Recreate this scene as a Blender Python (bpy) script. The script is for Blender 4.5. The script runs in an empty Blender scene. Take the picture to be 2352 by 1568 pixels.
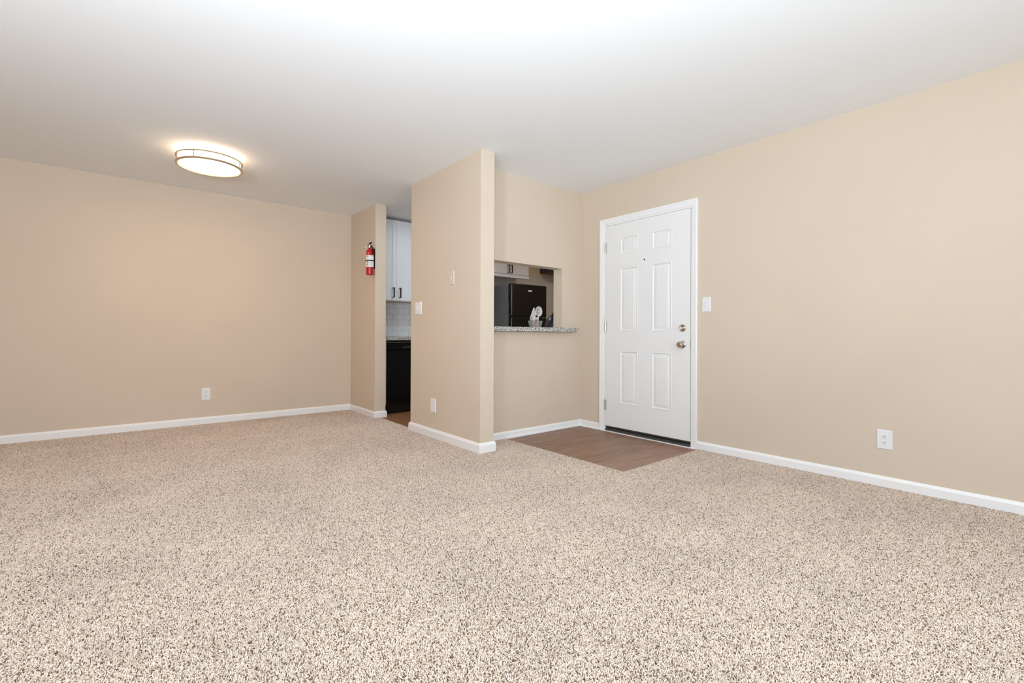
import bpy, bmesh, math, random
from mathutils import Vector, Matrix
random.seed(4)
C = bpy.context.scene.collection
sc = bpy.context.scene
PI = math.pi

# ------------------------------------------------------------------ camera
F_PX, YAW, PITCH, ROLL, CAM_H, CY = 1068.67, 0.6901, 0.00234, 0.00424, 0.9452, 766.08
cam_d = bpy.data.cameras.new('camera'); cam = bpy.data.objects.new('camera', cam_d); C.objects.link(cam)
cam_d.sensor_width = 36.0; cam_d.sensor_fit = 'HORIZONTAL'
cam_d.lens = F_PX * 36.0 / 2352.0
cam_d.shift_y = -(784.0 - CY) / 2352.0
cam_d.clip_start = 0.02; cam_d.clip_end = 100
fw = Vector((math.sin(YAW)*math.cos(PITCH), math.cos(YAW)*math.cos(PITCH), math.sin(PITCH)))
rt = Vector((math.cos(YAW), -math.sin(YAW), 0)); up = rt.cross(fw)
rt2 = math.cos(ROLL)*rt + math.sin(ROLL)*up; up2 = -math.sin(ROLL)*rt + math.cos(ROLL)*up
M = Matrix.Identity(4)
for i in range(3):
    M[i][0] = rt2[i]; M[i][1] = up2[i]; M[i][2] = -fw[i]
M[2][3] = CAM_H
cam.matrix_world = M
sc.camera = cam

# ------------------------------------------------------------------ world, lights, exposure
w = bpy.data.worlds.new('world'); sc.world = w; w.use_nodes = True
wn = w.node_tree.nodes; wl = w.node_tree.links
wn['Background'].inputs[0].default_value = (0.80, 0.90, 1.0, 1); wn['Background'].inputs[1].default_value = 0.6

def area(name, loc, target, sx, sy, power, color=(1, 1, 1), spread=PI):
    d = bpy.data.lights.new(name, 'AREA'); d.shape = 'RECTANGLE'; d.size = sx; d.size_y = sy
    d.energy = power; d.color = color; d.spread = spread
    o = bpy.data.objects.new(name, d); C.objects.link(o); o.location = loc
    o.rotation_euler = (Vector(target) - Vector(loc)).to_track_quat('-Z', 'Y').to_euler()
    return o
# daylight through the windows behind and beside the camera
area('daylight_near_window', (1.3, -1.62, 1.35), (1.5, 2.0, 1.15), 2.2, 1.5, 60, (0.885, 1.0, 1.11))
area('fill_forward', (-0.35, -0.35, 1.10), (0.95, 1.15, 2.44), 0.40, 0.40, 17, (0.885, 1.0, 1.11), math.radians(100))  # extra light added to brighten the middle of the ceiling
area('daylight_left_window', (-2.06, 0.55, 1.35), (1.0, 0.9, 0.6), 1.7, 1.3, 14, (0.885, 1.0, 1.11))
# the photographer's flash, bounced off the ceiling beside the camera
area('bounce_flash', (-0.10, -0.25, 1.40), (0.75, 0.65, 2.44), 0.30, 0.30, 23, (0.885, 1.0, 1.11))
area('bounce_fill_left', (-1.0, 0.3, 1.30), (-0.9, 0.9, 2.44), 0.30, 0.30, 88, (0.885, 1.0, 1.11))  # second ceiling bounce, added further left as fill light
# unseen downlights added to brighten the kitchen
area('kitchen_fill', (3.1, 4.55, 2.42), (3.1, 4.55, 0), 0.5, 0.3, 9.6, (0.78, 0.92, 1.0))
area('kitchen_fill_far', (5.0, 3.95, 2.42), (5.0, 4.15, 0), 0.5, 0.3, 13, (1.0, 0.84, 0.70))
# light falling from the round diffuser of the dining lamp
dl = area('dining_lamp_light', (0.520, 4.590, 2.307), (0.520, 4.590, 0), 0.40, 0.40, 8, (1.0, 0.58, 0.34)); dl.data.shape = 'DISK'
sc.view_settings.view_transform = 'Standard'; sc.view_settings.look = 'None'
sc.view_settings.gamma = 1.0; sc.view_settings.use_curve_mapping = False
sc.view_settings.exposure = 0.0
sc.cycles.max_bounces = 10; sc.cycles.diffuse_bounces = 7; sc.cycles.sample_clamp_indirect = 8

# ------------------------------------------------------------------ dimensions
H = 2.44; VIN = -0.012
A_Y = 5.84                      # far wall
XL, YN = -1.9, -1.45            # left wall, near wall (behind the camera)
XD = 3.706                      # wall with the front door
YW, YWB = 3.342, 3.462          # pass-through wall
EX0, EX1, EY = 2.175, 2.305, 5.092      # stub wall with the extinguisher
PX0, PX1, PY0, PY1 = 2.185, 2.322, 3.048, 4.236   # partition
KX = 6.6                        # kitchen's end wall

# ------------------------------------------------------------------ helpers
def link(name, bm, mat, parent=None, smooth=False, loc=None):
    me = bpy.data.meshes.new(name)
    bmesh.ops.recalc_face_normals(bm, faces=bm.faces)
    bm.to_mesh(me); bm.free()
    if smooth:
        me.polygons.foreach_set('use_smooth', [True]*len(me.polygons))
        me.set_sharp_from_angle(angle=math.radians(40))
    mats = mat if isinstance(mat, (list, tuple)) else [mat]
    for m in mats: me.materials.append(m)
    o = bpy.data.objects.new(name, me); C.objects.link(o)
    if parent: o.parent = parent
    if loc: o.location = loc
    return o
def tag(o, label=None, cat=None, group=None, kind=None):
    if label: o['label'] = label
    if cat: o['category'] = cat
    if group: o['group'] = group
    if kind: o['kind'] = kind
    return o
def thing(name, label, cat, loc=(0, 0, 0), group=None, kind=None):
    o = bpy.data.objects.new(name, None); C.objects.link(o); o.location = loc; o.empty_display_size = 0.05
    return tag(o, label, cat, group, kind)
def box(bm, x0, x1, y0, y1, z0, z1, bev=0.0, seg=2, mi=0):
    r = bmesh.ops.create_cube(bm, size=1.0)
    vs = r['verts']
    for v in vs:
        v.co = Vector((x0 if v.co.x < 0 else x1, y0 if v.co.y < 0 else y1, z0 if v.co.z < 0 else z1))
    fs = set(f for v in vs for f in v.link_faces)
    for f in fs: f.material_index = mi
    if bev > 0:
        es = list(set(e for v in vs for e in v.link_edges))
        bmesh.ops.bevel(bm, geom=es, offset=bev, segments=seg, profile=0.5, affect='EDGES')
    return vs
def bx(*a, **k):
    bm = bmesh.new(); box(bm, *a, **k); return bm
def lathe(bm, prof, axis='z', origin=(0, 0, 0), n=40, mi=0, sx=1, sy=1):
    """prof: (radius, height) pairs; axis is the turning axis ('z', '-x', '-y')."""
    def P(r, h, a):
        u, v = r*math.cos(a)*sx, r*math.sin(a)*sy
        if axis == 'z': p = (u, v, h)
        elif axis == '-x': p = (-h, u, v)
        else: p = (u, -h, v)
        return Vector(origin) + Vector(p)
    rings = []
    for r, h in prof:
        if r < 1e-6: rings.append([bm.verts.new(P(0, h, 0))])
        else: rings.append([bm.verts.new(P(r, h, 2*PI*i/n)) for i in range(n)])
    for a, b in zip(rings, rings[1:]):
        for i in range(n):
            j = (i+1) % n
            vs = [a[i % len(a)], a[j % len(a)], b[j % len(b)], b[i % len(b)]]
            q = []
            for v in vs:
                if v not in q: q.append(v)
            if len(q) > 2:
                f = bm.faces.new(q); f.material_index = mi
    return rings
def tube(bm, pts, r, n=10, cap=True, rx=None):
    pts = [Vector(p) for p in pts]; rings = []
    rs = r if isinstance(r, (list, tuple)) else [r]*len(pts)
    t0 = (pts[1]-pts[0]).normalized()
    u = t0.orthogonal().normalized()
    for i, p in enumerate(pts):
        t = (pts[min(i+1, len(pts)-1)] - pts[max(i-1, 0)]).normalized()
        u = (u - t*u.dot(t)).normalized(); v = t.cross(u)
        rings.append([bm.verts.new(p + (u*math.cos(2*PI*k/n) + v*math.sin(2*PI*k/n))*rs[i]) for k in range(n)])
    for a, b in zip(rings, rings[1:]):
        for k in range(n):
            bm.faces.new([a[k], a[(k+1) % n], b[(k+1) % n], b[k]])
    if cap:
        bm.faces.new(rings[0][::-1]); bm.faces.new(rings[-1])

# ------------------------------------------------------------------ materials
def mat(name, col=(.8, .8, .8), rough=.5, metal=0.0, spec=.5, **kw):
    m = bpy.data.materials.new(name); m.use_nodes = True
    b = m.node_tree.nodes['Principled BSDF']
    b.inputs['Base Color'].default_value = (*col, 1); b.inputs['Roughness'].default_value = rough
    b.inputs['Metallic'].default_value = metal; b.inputs['Specular IOR Level'].default_value = spec
    for k, v in kw.items(): b.inputs[k.replace('_', ' ')].default_value = v
    m.diffuse_color = (*col, 1)
    return m
def nd(m, t, **inp):
    n = m.node_tree.nodes.new(t)
    for k, v in inp.items():
        if hasattr(n, k): setattr(n, k, v)
        else: n.inputs[k].default_value = v
    return n
def lk(m, a, b): m.node_tree.links.new(a, b)
def coord(m, scale=None):
    g = nd(m, 'ShaderNodeNewGeometry')
    if scale is None: return g.outputs['Position']
    mp = nd(m, 'ShaderNodeMapping'); mp.inputs['Scale'].default_value = scale
    lk(m, g.outputs['Position'], mp.inputs['Vector']); return mp.outputs['Vector']
def add_bump(m, scale=200, strength=.1, dist=.001, detail=3, vec=None):
    n = nd(m, 'ShaderNodeTexNoise'); n.inputs['Scale'].default_value = scale; n.inputs['Detail'].default_value = detail
    lk(m, vec or coord(m), n.inputs['Vector'])
    b = nd(m, 'ShaderNodeBump'); b.inputs['Strength'].default_value = strength; b.inputs['Distance'].default_value = dist
    lk(m, n.outputs['Fac'], b.inputs['Height'])
    lk(m, b.outputs['Normal'], m.node_tree.nodes['Principled BSDF'].inputs['Normal'])
    return b
def mottled(m, c1, c2, scale=3, detail=4):
    n = nd(m, 'ShaderNodeTexNoise'); n.inputs['Scale'].default_value = scale; n.inputs['Detail'].default_value = detail
    lk(m, coord(m), n.inputs['Vector'])
    r = nd(m, 'ShaderNodeValToRGB'); r.color_ramp.elements[0].position = .35; r.color_ramp.elements[1].position = .65
    r.color_ramp.elements[0].color = (*c1, 1); r.color_ramp.elements[1].color = (*c2, 1)
    lk(m, n.outputs['Fac'], r.inputs['Fac']); lk(m, r.outputs['Color'], m.node_tree.nodes['Principled BSDF'].inputs['Base Color'])
    return r

WALL = (0.655, 0.555, 0.447)
M_wall = mat('tan_wall_paint', WALL, .75, spec=.25)
mottled(M_wall, tuple(c*.985 for c in WALL), tuple(c*1.015 for c in WALL), 1.3)
add_bump(M_wall, 90, .12, .0008, 4)
M_ceil = mat('white_ceiling_paint', (.885, .905, .92), .9, spec=.15); add_bump(M_ceil, 110, .22, .0012, 5)
M_kceil = M_ceil
M_trim = mat('white_trim_paint', (.87, .87, .87), .38, spec=.45); add_bump(M_trim, 40, .03, .0006)
M_door = mat('white_door_paint', (.83, .83, .83), .42, spec=.45); add_bump(M_door, 160, .05, .0004)
M_plate = mat('white_plastic', (.80, .80, .82), .3)
M_bplate = mat('tan_painted_plate', (.66, .575, .475), .5)
M_slot = mat('dark_slot', (.02, .02, .02), .7)
M_nick = mat('satin_nickel', (.60, .52, .44), .22, 1.0)
M_hinge = mat('hinge_nickel', (.62, .61, .58), .32, 1.0)
M_sweep = mat('dark_rubber_sweep', (.035, .033, .032), .5)
M_sweep2 = mat('bronze_threshold', (.055, .05, .048), .4)
M_cab = mat('white_cabinet_paint', (.74, .76, .80), .38); add_bump(M_cab, 60, .02, .0004)
M_cab2 = mat('cabinet_edge', (.60, .47, .34), .5)
M_blk = mat('black_handle', (.004, .004, .005), .5, spec=.2)
M_app = mat('black_appliance_gloss', (.004, .004, .004), .16, spec=.22); add_bump(M_app, 300, .015, .0002)
M_appm = mat('black_appliance_textured', (.008, .0075, .007), .34, spec=.3); add_bump(M_appm, 500, .12, .0004)
M_chr = mat('bright_metal', (.82, .82, .80), .16, 1.0)
M_gran = mat('granite', (.6, .6, .58), .14)
M_tile = mat('white_glazed_tile', (.70, .72, .75), .12); add_bump(M_tile, 25, .06, .0008)
M_grout = mat('grey_grout', (.42, .42, .43), .9)
M_red = mat('red_enamel', (.46, .003, .006), .16, Coat_Weight=.6, Coat_Roughness=.06)
M_lab = mat('white_paper_label', (.80, .80, .78), .45)
M_ink = mat('label_ink', (.05, .05, .055), .5)
M_yel = mat('label_yellow', (.78, .70, .35), .5)
M_clear = mat('clear_plastic', (.95, .97, .97), .05, Transmission_Weight=.85, IOR=1.3)
M_wht = mat('white_nylon', (.82, .80, .78), .35)
M_wood = mat('copper_brown_handle', (.55, .24, .10), .45)
M_frame = mat('white_window_frame', (.8, .8, .8), .4)
M_hole = mat('peephole_dark', (.01, .01, .01), .3)
M_vent = mat('hood_black', (.018, .018, .02), .3)
M_hoodlit = mat('hood_black_lit_side', (.05, .05, .052), .3)  # paler than the underside: the lit side is put into the colour
M_glass = mat('window_glass', (1, 1, 1), .0, Transmission_Weight=1.0, IOR=1.45)

# granite
def granite(m):
    nt = m.node_tree; b = nt.nodes['Principled BSDF']
    v = nd(m, 'ShaderNodeTexVoronoi'); v.inputs['Scale'].default_value = 210
    nz = nd(m, 'ShaderNodeTexNoise'); nz.inputs['Scale'].default_value = 60; nz.inputs['Detail'].default_value = 6
    p = coord(m); lk(m, p, nz.inputs['Vector'])
    mx = nd(m, 'ShaderNodeMix', data_type='VECTOR'); mx.inputs[0].default_value = .012
    lk(m, p, mx.inputs[4]); lk(m, nz.outputs['Color'], mx.inputs[5]); lk(m, mx.outputs[1], v.inputs['Vector'])
    sp = nd(m, 'ShaderNodeSeparateColor'); lk(m, v.outputs['Color'], sp.inputs['Color'])
    r = nd(m, 'ShaderNodeValToRGB'); r.color_ramp.interpolation = 'CONSTANT'
    e = r.color_ramp.elements
    e[0].position = 0; e[0].color = (.012, .012, .014, 1)
    e[1].position = .10; e[1].color = (.13, .125, .12, 1)
    for pos, c in ((.24, (.30, .29, .27)), (.40, (.50, .49, .46)), (.60, (.66, .64, .60)), (.80, (.34, .38, .38)), (.88, (.74, .73, .70)), (.96, (.30, .20, .14))):
        x = e.new(pos); x.color = (*c, 1)
    lk(m, sp.outputs['Red'], r.inputs['Fac']); lk(m, r.outputs['Color'], b.inputs['Base Color'])
granite(M_gran)

# vinyl planks: grain runs along x; tone differs from plank to plank
def vinyl(name, warm=(1, 1, 1)):
    m = mat(name, (.2, .12, .08), .42, spec=.4); b = m.node_tree.nodes['Principled BSDF']
    oi = nd(m, 'ShaderNodeObjectInfo')
    off = nd(m, 'ShaderNodeVectorMath', operation='SCALE'); off.inputs['Scale'].default_value = 7.3
    cx = nd(m, 'ShaderNodeCombineXYZ'); lk(m, oi.outputs['Random'], cx.inputs['X']); lk(m, oi.outputs['Random'], cx.inputs['Y']); lk(m, cx.outputs[0], off.inputs[0])
    mp = nd(m, 'ShaderNodeMapping'); mp.inputs['Scale'].default_value = (1.6, 16, 1)
    add = nd(m, 'ShaderNodeVectorMath', operation='ADD')
    lk(m, coord(m), add.inputs[0]); lk(m, off.outputs[0], add.inputs[1]); lk(m, add.outputs[0], mp.inputs['Vector'])
    n = nd(m, 'ShaderNodeTexNoise'); n.inputs['Scale'].default_value = 2.2; n.inputs['Detail'].default_value = 8; n.inputs['Distortion'].default_value = .6
    lk(m, mp.outputs[0], n.inputs['Vector'])
    r = nd(m, 'ShaderNodeValToRGB'); e = r.color_ramp.elements
    e[0].position = .28; e[0].color = (.18, .10, .063, 1); e[1].position = .74; e[1].color = (.35, .225, .162, 1)
    x = e.new(.5); x.color = (.26, .155, .106, 1)
    lk(m, n.outputs['Fac'], r.inputs['Fac'])
    n2 = nd(m, 'ShaderNodeTexNoise'); n2.inputs['Scale'].default_value = 2.4; n2.inputs['Detail'].default_value = 3
    lk(m, coord(m, (1, 3, 1)), n2.inputs['Vector'])
    r2 = nd(m, 'ShaderNodeValToRGB'); r2.color_ramp.elements[0].position = .52; r2.color_ramp.elements[1].position = .72
    lk(m, n2.outputs['Fac'], r2.inputs['Fac'])
    mu = nd(m, 'ShaderNodeMath', operation='MULTIPLY'); mu.inputs[1].default_value = .35; lk(m, r2.outputs['Color'], mu.inputs[0])
    mg = nd(m, 'ShaderNodeMix', data_type='RGBA'); mg.inputs[7].default_value = (.27, .205, .165, 1)
    lk(m, mu.outputs[0], mg.inputs[0]); lk(m, r.outputs['Color'], mg.inputs[6])
    hv = nd(m, 'ShaderNodeHueSaturation'); ma = nd(m, 'ShaderNodeMath', operation='MULTIPLY_ADD'); ma.inputs[1].default_value = .16; ma.inputs[2].default_value = .92
    lk(m, oi.outputs['Random'], ma.inputs[0]); lk(m, ma.outputs[0], hv.inputs['Value']); lk(m, mg.outputs[2], hv.inputs['Color'])
    wm = nd(m, 'ShaderNodeMix', data_type='RGBA', blend_type='MULTIPLY'); wm.inputs[0].default_value = 1; wm.inputs[7].default_value = (*warm, 1)
    lk(m, hv.outputs['Color'], wm.inputs[6]); lk(m, wm.outputs[2], b.inputs['Base Color'])
    bu = nd(m, 'ShaderNodeBump'); bu.inputs['Strength'].default_value = .15; bu.inputs['Distance'].default_value = .0006
    lk(m, n.outputs['Fac'], bu.inputs['Height']); lk(m, bu.outputs['Normal'], b.inputs['Normal'])
    return m
M_vin = vinyl('walnut_vinyl_plank', (1.06, .97, .90)); M_vink = vinyl('warm_vinyl_plank', (1.0, .80, .56))
M_sub = mat('plywood_subfloor', (.10, .07, .05), .8); add_bump(M_sub, 30, .1)

# carpet yarn
M_carp = mat('carpet_yarn', (.6, .5, .4), .95, spec=.1)
def carpet_mat(m):
    b = m.node_tree.nodes['Principled BSDF']
    at = nd(m, 'ShaderNodeAttribute'); at.attribute_name = 'tuft_rnd'
    r = nd(m, 'ShaderNodeValToRGB'); e = r.color_ramp.elements
    e[0].position = 0; e[0].color = (.13, .085, .06, 1)
    e[1].position = .075; e[1].color = (.27, .19, .14, 1)
    for pos, c in ((.15, (.54, .425, .335)), (.35, (.65, .535, .438)), (.8, (.75, .637, .54)), (1.0, (.87, .785, .71))):
        x = e.new(pos); x.color = (*c, 1)
    lk(m, at.outputs['Fac'], r.inputs['Fac'])
    n = nd(m, 'ShaderNodeTexNoise'); n.inputs['Scale'].default_value = 2.3; n.inputs['Detail'].default_value = 5
    lk(m, coord(m), n.inputs['Vector'])
    ma = nd(m, 'ShaderNodeMapRange'); ma.inputs[1].default_value = .3; ma.inputs[2].default_value = .7; ma.inputs[3].default_value = .93; ma.inputs[4].default_value = 1.07
    lk(m, n.outputs['Fac'], ma.inputs[0])
    hv = nd(m, 'ShaderNodeHueSaturation'); lk(m, ma.outputs[0], hv.inputs['Value']); lk(m, r.outputs['Color'], hv.inputs['Color'])
    lk(m, hv.outputs['Color'], b.inputs['Base Color'])
carpet_mat(M_carp)
M_back = mat('carpet_backing', (.16, .12, .09), .95, spec=.05)

# ------------------------------------------------------------------ the setting
def struct(name, bm, m, parent=None):
    o = link(name, bm, m, parent)
    if not parent: o['kind'] = 'structure'
    return o
T = .13
bm = bx(XL-T, KX+T, YN-T, A_Y+T, -.16, -.018); floor = struct('floor', bm, M_sub)
bm = bx(XL-T, KX+T, YN-T, A_Y+T, H, H+.12); struct('ceiling', bm, M_ceil)
struct('wall_far', bx(XL-T, KX+T, A_Y, A_Y+T, -.05, H+.02), M_wall)
bm = bmesh.new()
LY0, LY1, LZ0, LZ1 = -.35, 1.45, .65, 2.05
box(bm, XL-T, XL, YN-T, LY0, -.05, H+.02); box(bm, XL-T, XL, LY1, A_Y, -.05, H+.02)
box(bm, XL-T, XL, LY0, LY1, -.05, LZ0); box(bm, XL-T, XL, LY0, LY1, LZ1, H+.02)
struct('wall_left', bm, M_wall)
# near wall with its window opening (behind the camera)
bm = bmesh.new()
WX0, WX1, WZ0, WZ1 = .2, 2.4, .6, 2.1
box(bm, XL, WX0, YN-T, YN, -.05, H+.02); box(bm, WX1, XD+T, YN-T, YN, -.05, H+.02)
box(bm, WX0, WX1, YN-T, YN, -.05, WZ0); box(bm, WX0, WX1, YN-T, YN, WZ1, H+.02)
struct('wall_near', bm, M_wall)
# right wall with the door hole
DY0, DY1, DZ = 2.075, 3.022, 2.055
bm = bmesh.new()
box(bm, XD, XD+T, YN, DY0, -.05, H+.02); box(bm, XD, XD+T, DY1, YWB, -.05, H+.02); box(bm, XD, XD+T, DY0, DY1, DZ, H+.02)
struct('wall_right', bm, M_wall)
# pass-through wall
OX1, OZ0, OZ1 = 3.417, .975, 1.621
bm = bmesh.new()
box(bm, PX1, XD, YW, YWB, -.05, OZ0); box(bm, PX1, XD, YW, YWB, OZ1, H+.02); box(bm, OX1, XD, YW, YWB, OZ0, OZ1)
box(bm, PX1, PX1+.09, YW, YWB, OZ0, OZ1)
struct('wall_pass_through', bm, M_wall)
struct('wall_partition', bx(PX0, PX1, PY0, PY1, -.05, H+.02), M_wall)
struct('wall_stub', bx(EX0, EX1, EY, A_Y, -.05, H+.02), M_wall)
struct('wall_kitchen_front', bx(XD+T, KX+T, YW, YWB, -.05, H+.02), M_wall)
struct('wall_kitchen_end', bx(KX, KX+T, YWB, A_Y, -.05, H+.02), M_wall)

# window behind the camera
wdw = bpy.data.objects.new('window_1', None); C.objects.link(wdw); wdw['kind'] = 'structure'
bm = bmesh.new(); f_ = .05
box(bm, WX0, WX1, YN-.09, YN-.03, WZ0, WZ0+f_, .004); box(bm, WX0, WX1, YN-.09, YN-.03, WZ1-f_, WZ1, .004)
box(bm, WX0, WX0+f_, YN-.09, YN-.03, WZ0+f_, WZ1-f_, .004); box(bm, WX1-f_, WX1, YN-.09, YN-.03, WZ0+f_, WZ1-f_, .004)
box(bm, 1.275, 1.325, YN-.09, YN-.03, WZ0+f_, WZ1-f_, .004)
link('window_frame', bm, M_frame, wdw)
link('window_sill', bx(WX0-.04, WX1+.04, YN-.03, YN+.05, WZ0-.03, WZ0, .006), M_trim, wdw)

wd2 = bpy.data.objects.new('window_2', None); C.objects.link(wd2); wd2['kind'] = 'structure'
bm = bmesh.new()
box(bm, XL-.09, XL-.03, LY0, LY1, LZ0, LZ0+f_, .004); box(bm, XL-.09, XL-.03, LY0, LY1, LZ1-f_, LZ1, .004)
box(bm, XL-.09, XL-.03, LY0, LY0+f_, LZ0+f_, LZ1-f_, .004); box(bm, XL-.09, XL-.03, LY1-f_, LY1, LZ0+f_, LZ1-f_, .004)
box(bm, XL-.09, XL-.03, .525, .575, LZ0+f_, LZ1-f_, .004)
link('window_frame', bm, M_frame, wd2)
link('window_sill', bx(XL-.03, XL+.05, LY0-.04, LY1+.04, LZ0-.03, LZ0, .006), M_trim, wd2)

# vinyl planks, children of the floor: entry and kitchen
VX0, VY0 = 2.672, 2.005
def planks(x0, x1, y0, y1, yw, lens, seed, mt=None):
    rnd = random.Random(seed); y = y0; k = 0
    while y < y1 - .002:
        ye = min(y + yw, y1); x = x0 - rnd.uniform(0, lens*.8)
        while x < x1:
            xe = min(x + lens, x1); xs = max(x, x0)
            if xe - xs > .01:
                g = .0006
                bm = bx(xs+g, xe-g, y+g, ye-g, -.018, VIN + rnd.uniform(-.0002, .0002), .0007, 1)
                link('plank', bm, mt or M_vin, floor)
            x += lens
        y += yw; k += 1
planks(VX0-.02, XD+.06, VY0-.02, YW, .152, 1.22, 3)
planks(2.20, KX, YWB, A_Y, .152, 1.22, 8, M_vink)

# ------------------------------------------------------------------ carpet
def carpet():
    TS = .2235
    pts = []
    def rect(x0, x1, y0, y1):      # tiles fill x0..x1 exactly at x1 or x0; overshoot goes under the walls
        pts.append((x0, x1, y0, y1))
    cells = []
    # origin at the vinyl's outer corner
    def cells_for(cond):
        ix0 = int(math.floor((XL-.05-VX0)/TS)); ix1 = int(math.ceil((XD+.02-VX0)/TS))
        iy0 = int(math.floor((YN-.05-VY0)/TS)); iy1 = int(math.ceil((A_Y+.02-VY0)/TS))
        for i in range(ix0, ix1):
            for j in range(iy0, iy1):
                cx, cy = VX0+(i+.5)*TS, VY0+(j+.5)*TS
                if cond(cx, cy): cells.append((cx, cy))
    def ok(cx, cy):
        h = TS/2
        if cx > VX0 and cy > VY0: return False                 # vinyl at the front door
        if cx+h > 2.255 and cy+h > 3.51: return False          # kitchen
        return True
    cells_for(ok)
    me = bpy.data.meshes.new('carpet')
    # backing slab pieces + tile points (loose vertices)
    bm = bmesh.new()
    for cx, cy in cells: bm.verts.new((cx, cy, -.010))
    bm.to_mesh(me); bm.free()
    me.materials.append(M_carp)
    o = bpy.data.objects.new('carpet', me); C.objects.link(o)
    tag(o, 'beige speckled wall-to-wall carpet with short twisted pile covering the room floor', 'carpet', kind='stuff')
    ng = bpy.data.node_groups.new('carpet_pile', 'GeometryNodeTree')
    ng.interface.new_socket('Geometry', in_out='INPUT', socket_type='NodeSocketGeometry')
    ng.interface.new_socket('Geometry', in_out='OUTPUT', socket_type='NodeSocketGeometry')
    N = ng.nodes; L = ng.links
    gi = N.new('NodeGroupInput'); go = N.new('NodeGroupOutput')
    def rv(tp, mn, mx, seed):
        r = N.new('FunctionNodeRandomValue'); r.data_type = tp
        i = {'FLOAT_VECTOR': (0, 1), 'FLOAT': (2, 3), 'INT': (4, 5)}[tp]
        r.inputs[i[0]].default_value = mn; r.inputs[i[1]].default_value = mx
        r.inputs['Seed'].default_value = seed
        out = {'FLOAT_VECTOR': 0, 'FLOAT': 1, 'INT': 2}[tp]
        return r.outputs[out]
    sm = N.new('GeometryNodeSetMaterial'); sm.inputs['Material'].default_value = M_carp
    joinv = N.new('GeometryNodeGeometryToInstance')
    NN = 52; s = TS/NN
    for k in range(3):
        g = N.new('GeometryNodeMeshGrid'); g.inputs['Size X'].default_value = TS-s; g.inputs['Size Y'].default_value = TS-s
        g.inputs['Vertices X'].default_value = NN; g.inputs['Vertices Y'].default_value = NN
        sp = N.new('GeometryNodeSetPosition'); L.new(g.outputs[0], sp.inputs['Geometry'])
        L.new(rv('FLOAT_VECTOR', (-s*.45, -s*.45, -.0012), (s*.45, s*.45, .0022), 10+k), sp.inputs['Offset'])
        ic = N.new('GeometryNodeMeshIcoSphere'); ic.inputs['Radius'].default_value = 1.0; ic.inputs['Subdivisions'].default_value = 1
        ins = N.new('GeometryNodeInstanceOnPoints'); L.new(sp.outputs[0], ins.inputs['Points']); L.new(ic.outputs[0], ins.inputs['Instance'])
        L.new(rv('FLOAT_VECTOR', (-.95, -.95, 0), (.95, .95, 6.28), 20+k), ins.inputs['Rotation'])
        L.new(rv('FLOAT_VECTOR', (.0014, .0018, .0044), (.0022, .0028, .0072), 30+k), ins.inputs['Scale'])
        st = N.new('GeometryNodeStoreNamedAttribute'); st.data_type = 'FLOAT'; st.domain = 'INSTANCE'
        st.inputs['Name'].default_value = 'tuft_rnd'; L.new(rv('FLOAT', 0.0, 1.0, 40+k), st.inputs['Value'])
        L.new(ins.outputs[0], st.inputs['Geometry'])
        re = N.new('GeometryNodeRealizeInstances'); L.new(st.outputs[0], re.inputs[0])
        ss = N.new('GeometryNodeSetShadeSmooth'); L.new(re.outputs[0], ss.inputs['Geometry'])
        L.new(ss.outputs[0], joinv.inputs['Geometry'])
    ins = N.new('GeometryNodeInstanceOnPoints'); L.new(gi.outputs[0], ins.inputs['Points']); L.new(joinv.outputs[0], ins.inputs['Instance'])
    # three named variants
    gis = []
    for l in [l for l in L if l.to_node == joinv]:
        gt = N.new('GeometryNodeGeometryToInstance'); L.new(l.from_socket, gt.inputs[0]); gis.append(gt)
    jn = N.new('GeometryNodeJoinGeometry')
    for gt in gis: L.new(gt.outputs[0], jn.inputs[0])
    N.remove(joinv)
    L.new(jn.outputs[0], ins.inputs['Instance'])
    ins.inputs['Pick Instance'].default_value = True
    L.new(rv('INT', 0, 2, 5), ins.inputs['Instance Index'])
    ri = rv('INT', 0, 3, 6)
    mm = N.new('ShaderNodeMath'); mm.operation = 'MULTIPLY'; mm.inputs[1].default_value = PI/2; L.new(ri, mm.inputs[0])
    cx = N.new('ShaderNodeCombineXYZ'); L.new(mm.outputs[0], cx.inputs[2]); L.new(cx.outputs[0], ins.inputs['Rotation'])
    L.new(ins.outputs[0], sm.inputs['Geometry']); L.new(sm.outputs[0], go.inputs[0])
    md = o.modifiers.new('pile', 'NODES'); md.node_group = ng
    # woven backing under the tufts
    bm = bmesh.new()
    box(bm, XL, VX0, YN, YW, -.0175, -.0115); box(bm, VX0, XD, YN, VY0, -.0175, -.0115); box(bm, XL, 2.225, YW, A_Y, -.0175, -.0115)
    link('backing', bm, M_back, o)
    return o
carpet()

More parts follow.
